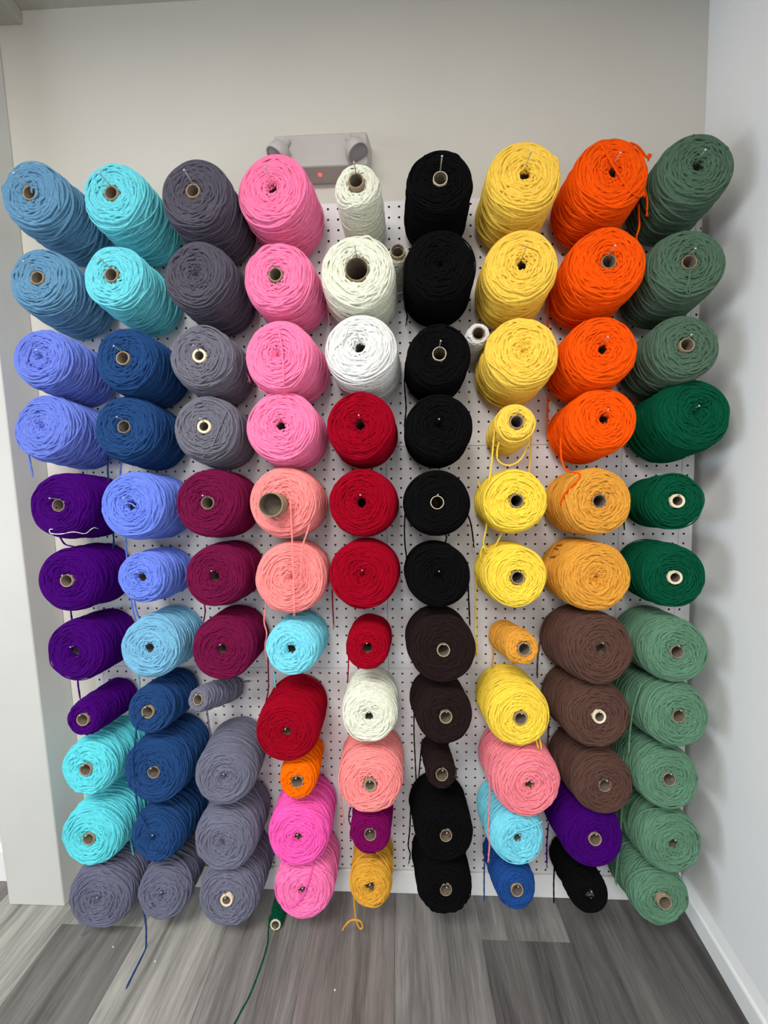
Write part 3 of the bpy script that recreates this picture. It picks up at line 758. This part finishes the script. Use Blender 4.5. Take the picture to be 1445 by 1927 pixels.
    ('c8r1', [(20.31, -5, 1.15), (20.89, -5, 0.88), (21.35, -5, 0.45), (21.72, -5, -0.02), (22.02, -5, -0.07), (22.06, -5, 0.13), (21.8, -5, 0.1)]),
    ('c8r1', [(21.95, -3.8, -2.97), (21.99, -3.8, -3.89), (22.08, -3.8, -4.77), (21.85, -3.8, -5.74)]),
    ('c8r2', [(15.18, -1.4, -9.58), (15.16, -1.4, -11.05), (15.26, -1.4, -12.63)]),
    ('c8r3', [(15.48, -1.2, -18.51), (15.49, -1.2, -20.76), (15.6, -1.2, -23.05)]),
    ('c8r4', [(15.36, -4.9, -23.1), (15.39, -4.9, -24.33), (15.56, -4.9, -25.38), (16.01, -4.9, -26.15), (16.83, -5.42, -26.4), (16.65, -5.85, -26.92), (15.83, -5.77, -27.76), (15.48, -5.56, -28.43), (15.35, -5.24, -29.26)]),
    ('c8r6', [(16.58, -2.95, -33.21), (16.33, -2.06, -33.47), (15.84, -2.27, -33.97), (15.55, -2.82, -34.39), (15.69, -3.75, -34.1), (16.06, -3.52, -33.63), (16.12, -2.33, -33.64)]),
    ('c8r7', [(15.17, -1.6, -43.46), (14.99, -1.6, -45.17), (14.96, -1.6, -46.31), (14.99, -1.6, -47.52)]),
    ('c8r8', [(16.35, -1.4, -50.76), (16.35, -1.4, -53.11), (16.31, -1.4, -55.86)]),
    ('c8r10', [(16.23, -2.4, -62.96), (16.13, -2.4, -65.52), (16.19, -2.4, -67.73)]),
    ('c8r11', [(16.76, -3, -66.4), (16.71, -3, -68.83), (16.79, -3, -71.6)]),
    ('c9r2', [(24.89, -6.35, -9.57), (24.78, -6.44, -10.27), (24.73, -6.48, -10.84), (24.6, -6.46, -11.28), (24.67, -6.39, -11.63), (24.9, -6.37, -11.71), (24.85, -6.48, -11.42), (24.7, -6.48, -10.96)]),
    ('c9r5', [(23.16, -1.4, -30.08), (23.21, -1.4, -31.15), (23.3, -1.4, -32.11)]),
    ('c9r8', [(23.74, -6.29, -47.57), (24.63, -6.59, -48.49), (25.66, -6.67, -49.54), (26.75, -6.66, -50.44)]),
    ('c9r8', [(23.33, -5.2, -46.04), (22.87, -5.2, -47.61), (22.6, -5.2, -49.2), (22.48, -5.2, -51), (22.46, -5.2, -52.93)]),
    ('c9r10', [(22.51, -4.4, -58.87), (22.52, -4.4, -61.6), (22.38, -4.4, -64.47), (22.22, -4.4, -66.81), (22.36, -4.4, -67.74)]),
    ('c3r4', [(-14.53, -5.6, -20.11), (-14.75, -5.95, -20.78), (-15.26, -6.24, -22.12), (-15.62, -6.39, -23.07), (-15.97, -6.45, -23.77), (-16.94, -6.34, -24.65)]),
    ('c1r1', [(-30.17, -6.75, -2.6), (-29.82, -6.75, -2.35), (-29.76, -6.73, -2), (-29.94, -6.71, -1.69), (-30.23, -6.71, -1.8), (-30.24, -6.73, -2.15)]),
    ('c2r5', [(-24.35, -6.41, -28.79), (-24.01, -6.39, -28.65), (-23.61, -6.4, -28.7), (-23.21, -6.44, -29.05)]),
    ('c5r3', [(-3.47, -6.03, -13.28), (-3.61, -6.17, -13.95), (-3.89, -6.23, -14.59), (-4.31, -6.25, -15.03), (-4.7, -6.21, -15.32), (-4.84, -6.25, -15.95)]),
    ('c5r9', [(0.28, -5.73, -54.28), (-0.08, -6.16, -54.98), (-0.64, -6.34, -55.88), (-1.4, -6.42, -56.64), (-2.22, -6.47, -57.1), (-3.24, -6.5, -57.42), (-4.34, -6.31, -57.67)]),
    ('c9r4', [(26.2, -5.9, -20.12), (26.61, -5.97, -20.46), (27.15, -5.95, -20.33), (27.53, -5.89, -20.06), (27.21, -6.02, -20.7), (26.76, -6.04, -20.78)]),
    ('c1r3', [(-31.7, -6.41, -14.3), (-31.78, -6.47, -14.78), (-31.99, -6.56, -15.39), (-32.11, -6.65, -16.06)]),
    ('LOOSE', [(-31.17, -6.48, -31), (-31.49, -6.46, -31), (-31.56, -6.45, -31.2), (-31.45, -6.37, -31.41), (-30.58, -6.39, -31.46), (-29.43, -6.28, -31.28), (-29.06, -5.71, -31.52), (-28.89, -5.42, -31.51), (-28.53, -5.37, -31.21), (-28.32, -5.16, -31.04), (-28.4, -4.55, -31.22)]),
    ('c2r11', [(-25.53, -6.1, -69.83), (-25.36, -6.15, -70.96), (-25.28, -6.2, -71.91), (-25.26, -6.3, -72.68), (-25.43, -6.28, -74.22), (-25.37, -7.04, -74.22), (-25.34, -7.73, -74.22), (-25.31, -8.47, -74.22), (-25.24, -9.46, -74.22)]),
    ('bob3', [(-13.24, -4.1, -72.69), (-13.37, -4.15, -73.5), (-13.44, -4.2, -74.19), (-13.22, -4.95, -74.22), (-13.11, -5.51, -74.22), (-13.08, -6.23, -74.22), (-13.11, -7.23, -74.22), (-13.25, -8.59, -74.22), (-13.43, -9.7, -74.22), (-13.78, -10.69, -74.22), (-14.05, -11.53, -74.22), (-14.67, -12.27, -74.22)]),
    ('c1r11', [(-32.2, -5.2, -73), (-32.48, -5.4, -73.5), (-32.8, -5.6, -73.87)]),
]

def cone_dir(tx, tz):
    tx, tz = math.radians(tx), math.radians(tz)
    return Vector((math.sin(tx), -math.cos(tx) * math.cos(tz), math.sin(tz)))
ROOT = {}
TUBE_END = (-10.26, -8.0, -28.78)
NMESH = 0
for ci, (cid, X, Zc, L, Rf, Rb, tx, tz, colk, kind, label) in enumerate(CONES):
    bob = cid.startswith('bob')
    ro, ri, pr, pale, yin, closed, ragged = KIND[kind]
    if cid == 'bob3': Rb, Rf, L = 0.80, 0.70, 3.6
    small = Rb < 1.3
    if small and not bob: ro, ri, yin = ro * .85, ri * .85, yin * .85
    if bob: yin = min(yin, Rf - 0.12); ro = min(ro, yin - .03); ri = min(ri, ro - .07)
    fwd = cone_dir(tx, tz)
    root = bpy.data.objects.new('yarn_bobbin' if bob else 'yarn_cone', None); COL.objects.link(root)
    root.empty_display_size = 0.02
    y0 = -0.6
    MW = frame_to(P(X, y0, Zc), fwd); root.matrix_world = MW
    tag(root, label, 'yarn bobbin' if bob else 'yarn cone', 'thin yarn bobbins tucked between the cones' if bob else 'yarn cones hanging on the pegboard')
    ROOT[cid] = (root, MW, colk)
    # wound yarn, mesh shared between cones of nearly the same build
    sr = 0.078 if colk in FINE else 0.092
    if bob: sr = 0.06
    Rq = max(0.3, round(Rb / 0.2) * 0.2); tq = round(Rf / Rb / 0.03) * 0.03; Lq = round(L / 0.4) * 0.4
    if bob: Rq, tq, Lq = Rb, Rf / Rb, L
    key = (Rq, tq, Lq, yin, closed, ragged, sr, ci % 2)
    if key not in MESHES:
        MESHES[key] = yarn_mesh(Rq, Rq * tq, Lq, yin, closed, ragged, sr, 100 + len(MESHES)); NMESH += 1
    wo = link('wound_yarn', MESHES[key], YARN[colk], root)
    sc = Rb / Rq
    wo.scale = (sc, sc, L / Lq); wo.rotation_euler = (0, 0, random.Random(ci * 7 + 1).uniform(0, 6.28))
    # cardboard tube
    if not closed:
        b = MB(); top = L + pr; jag = kind in ('hole', 'bighole')
        fr = None
        if kind == 'bigtube':
            e = MW.inverted() @ P(TUBE_END[0], TUBE_END[1], TUBE_END[2])
            st = e - Vector((0, 0, 5.2 * IN)); fr = Matrix.Translation(st); top = 5.2
            lo = 0.0
        else: lo = 0.25
        b.lathe([(ri, lo), (ri, top - 0.02), (ri + 0.02, top), (ro - 0.02, top), (ro, top - 0.03), (ro, lo), (ri, lo)], 28, fr)
        if kind == 'bigtube': b.lathe([(ri, top - 1.5), (0.0, top - 1.5)], 28, fr)  # added disc closing the wide tube, dark to read as its shaded depth
        t = b.build('cardboard_tube', CARDP if pale else CARD, root, smooth=True)
        nn = len(t.data.polygons)
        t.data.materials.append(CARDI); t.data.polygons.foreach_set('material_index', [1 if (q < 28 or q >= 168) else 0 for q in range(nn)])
        t.data.set_sharp_from_angle(angle=math.radians(50))
    # steel peg carrying it, fixed in the board
    row = int(cid.split('r')[1]) if not bob else 5
    ext = 1.3 if row <= 2 else 1.05 if row == 3 else 0.8 if row <= 5 else 0.5 if row == 6 else 0.35
    if cid[:2] in ('c8', 'c9'): ext *= 0.7 if cid[1] == '8' else 0.5
    lift = (ri - 0.10) if not closed else 0.28
    if closed: ext = -0.4 if cid in ('c1r4', 'c3r2', 'c7r3', 'c6r2', 'c3r10') else 0.22 if row < 9 else 0.12
    if bob: ext, lift = -0.4, ri - .1
    if cid == 'bob3': ext = 0.5; lift = -.25
    if kind == 'bigtube': ext, lift = 0.4, 0.25
    upv = (Vector((0, 0, 1)) - fwd * fwd.z).normalized()
    st = P(X, y0, Zc) + upv * lift * IN
    k0 = -st.y / fwd.y
    s0 = st + fwd * (k0 - 0.004)
    en = st + fwd * (L + ext) * IN + upv * 0.2 * IN
    pd = (en - s0).normalized()
    ln = (en - s0).length / IN
    b = MB(); fr = frame_to(s0 - PBO, pd)
    hb = 0.09 if row <= 5 else 0.075
    prof = [(0.0, -0.05), (0.055, -0.05), (0.055, ln - 0.08)] + [(hb * math.sin(q), ln - hb * math.cos(q)) for q in (0.6, 1.0, 1.57, 2.1, 2.6, 3.1416)]
    b.lathe(prof, 10, fr)
    b.build('peg', STEEL, pb, smooth=True)

# loose ends, some of them frayed
FRAY = {'c4r6', 'c5r9', 'c6r2', 'c6r3', 'c6r5', 'c6r10', 'c7r9', 'c8r1', 'c2r4', 'c4r3', 'c4r5', 'c3r7', 'c1r10', 'c5r6', 'c8r10'}
FRAYI = {i for i, (o, p) in enumerate(TAILS) if p[-1][2] < p[0][2] - 0.8}
for ti, (own, pts) in enumerate(TAILS):
    wp = [P(*q) for q in pts]
    if own == 'LOOSE':
        V, Q = strand_mesh(wp, 0.045 * IN, seed=ti)
        org = wp[0]
        me = mesh_np('loose_thread', np.array([tuple(v - org) for v in V]), Q)
        o = link('loose_thread', me, YARN['white']); o.location = org
        tag(o, 'short wavy white thread clinging to the lower edge of a purple cone', 'thread')
        continue
    root, MW, colk = ROOT[own]
    inv = MW.inverted()
    V, Q = strand_mesh(wp, (0.075 if colk in FINE else 0.085) * IN, seed=ti)
    if own in FRAY and ti in FRAYI:
        rf = random.Random(ti); e = wp[-1]
        for q in range(4):
            dv = Vector((rf.uniform(-.16, .16), rf.uniform(-.1, .1), -rf.uniform(.25, .55))) * IN
            V2, Q2 = strand_mesh([e - (wp[-1] - wp[-2]).normalized() * 0.1 * IN, e + dv * 0.5 + Vector((rf.uniform(-.05, .05) * IN, 0, 0)), e + dv], 0.032 * IN, n=4, seed=q)
            k = len(V); V = V + V2; Q = Q + [tuple(i + k for i in f) for f in Q2]
    me = mesh_np('yarn_tail', np.array([tuple(inv @ v) for v in V]), Q)
    link('yarn_tail', me, YARN['navy' if own == 'c2r11' else colk], root)

# ------------------------------------------------------------------ emergency light on the wall
el = bpy.data.objects.new('emergency_light', None); COL.objects.link(el); el.location = P(-6.5, 1.0, 4.5); ELO = el.location.copy()
tag(el, 'grey plastic emergency light box with two lamp heads and red indicator on wall', 'emergency light')
def elb(b, name, mat, **k):
    b.v = [tuple(Vector(v) - ELO) for v in b.v]
    return b.build(name, mat, el, **k)
b = MB()
b.hexa([P(-10.9, -1.15, 3.16), P(-2.0, -1.15, 3.16), P(-1.7, 1.0, 3.0), P(-11.2, 1.0, 3.0), P(-10.9, -1.15, 6.05), P(-2.0, -1.15, 6.05), P(-1.7, 1.0, 6.3), P(-11.2, 1.0, 6.3)])
elb(b, 'housing', PLAST, bevel=0.004)
for hx in (-10.3, -3.05):
    d = Vector((-0.5 if hx < -6 else 0.42, -0.22, -0.85)).normalized()
    c = P(hx, -1.55, 4.15)
    fr = frame_to(c, d)
    b = MB()
    pr = [(0.0, -0.95)] + [(1.02 * math.sin(q), -1.02 * math.cos(q) + 0.05) for q in (0.35, 0.7, 1.1, 1.45)] + [(1.03, 0.25), (1.05, 0.62), (0.95, 0.62), (0.9, 0.5)]
    b.lathe(pr, 28, fr); hd = elb(b, 'lamp_head', PLAST, smooth=True)
    b = MB(); b.lathe([(0.92, 0.52), (0.6, 0.60), (0.0, 0.63)], 28, fr); b.v = [tuple(Vector(v) - ELO) for v in b.v]
    b.build('lens', LENS, hd, smooth=True)
    b = MB(); b.lathe([(0.32, -1.6), (0.32, -0.7)], 14, fr); elb(b, 'swivel', PLAST, smooth=True)
mt, nt, bs = new_mat('indicator_red')
bs.inputs['Base Color'].default_value = (0.5, 0.02, 0.02, 1); bs.inputs['Emission Color'].default_value = (1.0, 0.08, 0.06, 1); bs.inputs['Emission Strength'].default_value = 2.2
b = MB(); b.lathe([(0.0, -0.1), (0.15, -0.08), (0.19, 0.0), (0.19, 0.12)], 14, frame_to(P(-6.72, -0.22, 3.08), (0, 0, 1)))
elb(b, 'indicator', mt, smooth=True)
b = MB(); b.box((-4.35, -0.45, 3.0), (-3.85, -0.2, 3.12)); elb(b, 'test_button', plain('button_grey', (120, 112, 116), 0.5))
b = MB(); b.box((-8.9, -0.45, 3.0), (-8.5, -0.25, 3.12)); elb(b, 'vent_slot', plain('slot_grey', (120, 112, 116), 0.5))

# ------------------------------------------------------------------ lint on the floor
LINT = plain('lint_white', (225, 225, 222), 0.9)
for i, (x, y, lb) in enumerate(((-28.89, -6.2, 'white lint fleck on the dark plank left of the navy strand'), (-23.82, -7.25, 'white lint fleck on the pale plank right of the navy strand'),
                               (-5.57, -8.9, 'white lint fleck on the brownish plank near the bottom edge'))):
    b = MB(); fr = frame_to(P(x, y, FLOOR + 0.03), (0, 0, 1))
    b.lathe([(0.0, -0.03), (0.07, -0.02), (0.09, 0.02), (0.05, 0.05), (0.0, 0.06)], 7, fr)
    org = P(x, y, FLOOR); tag(b.build('lint_fleck', LINT, origin=org, smooth=True), lb, 'lint')
print('yarn meshes', NMESH, 'tris', sum(len(mm.polygons) * 2 for mm in bpy.data.meshes))
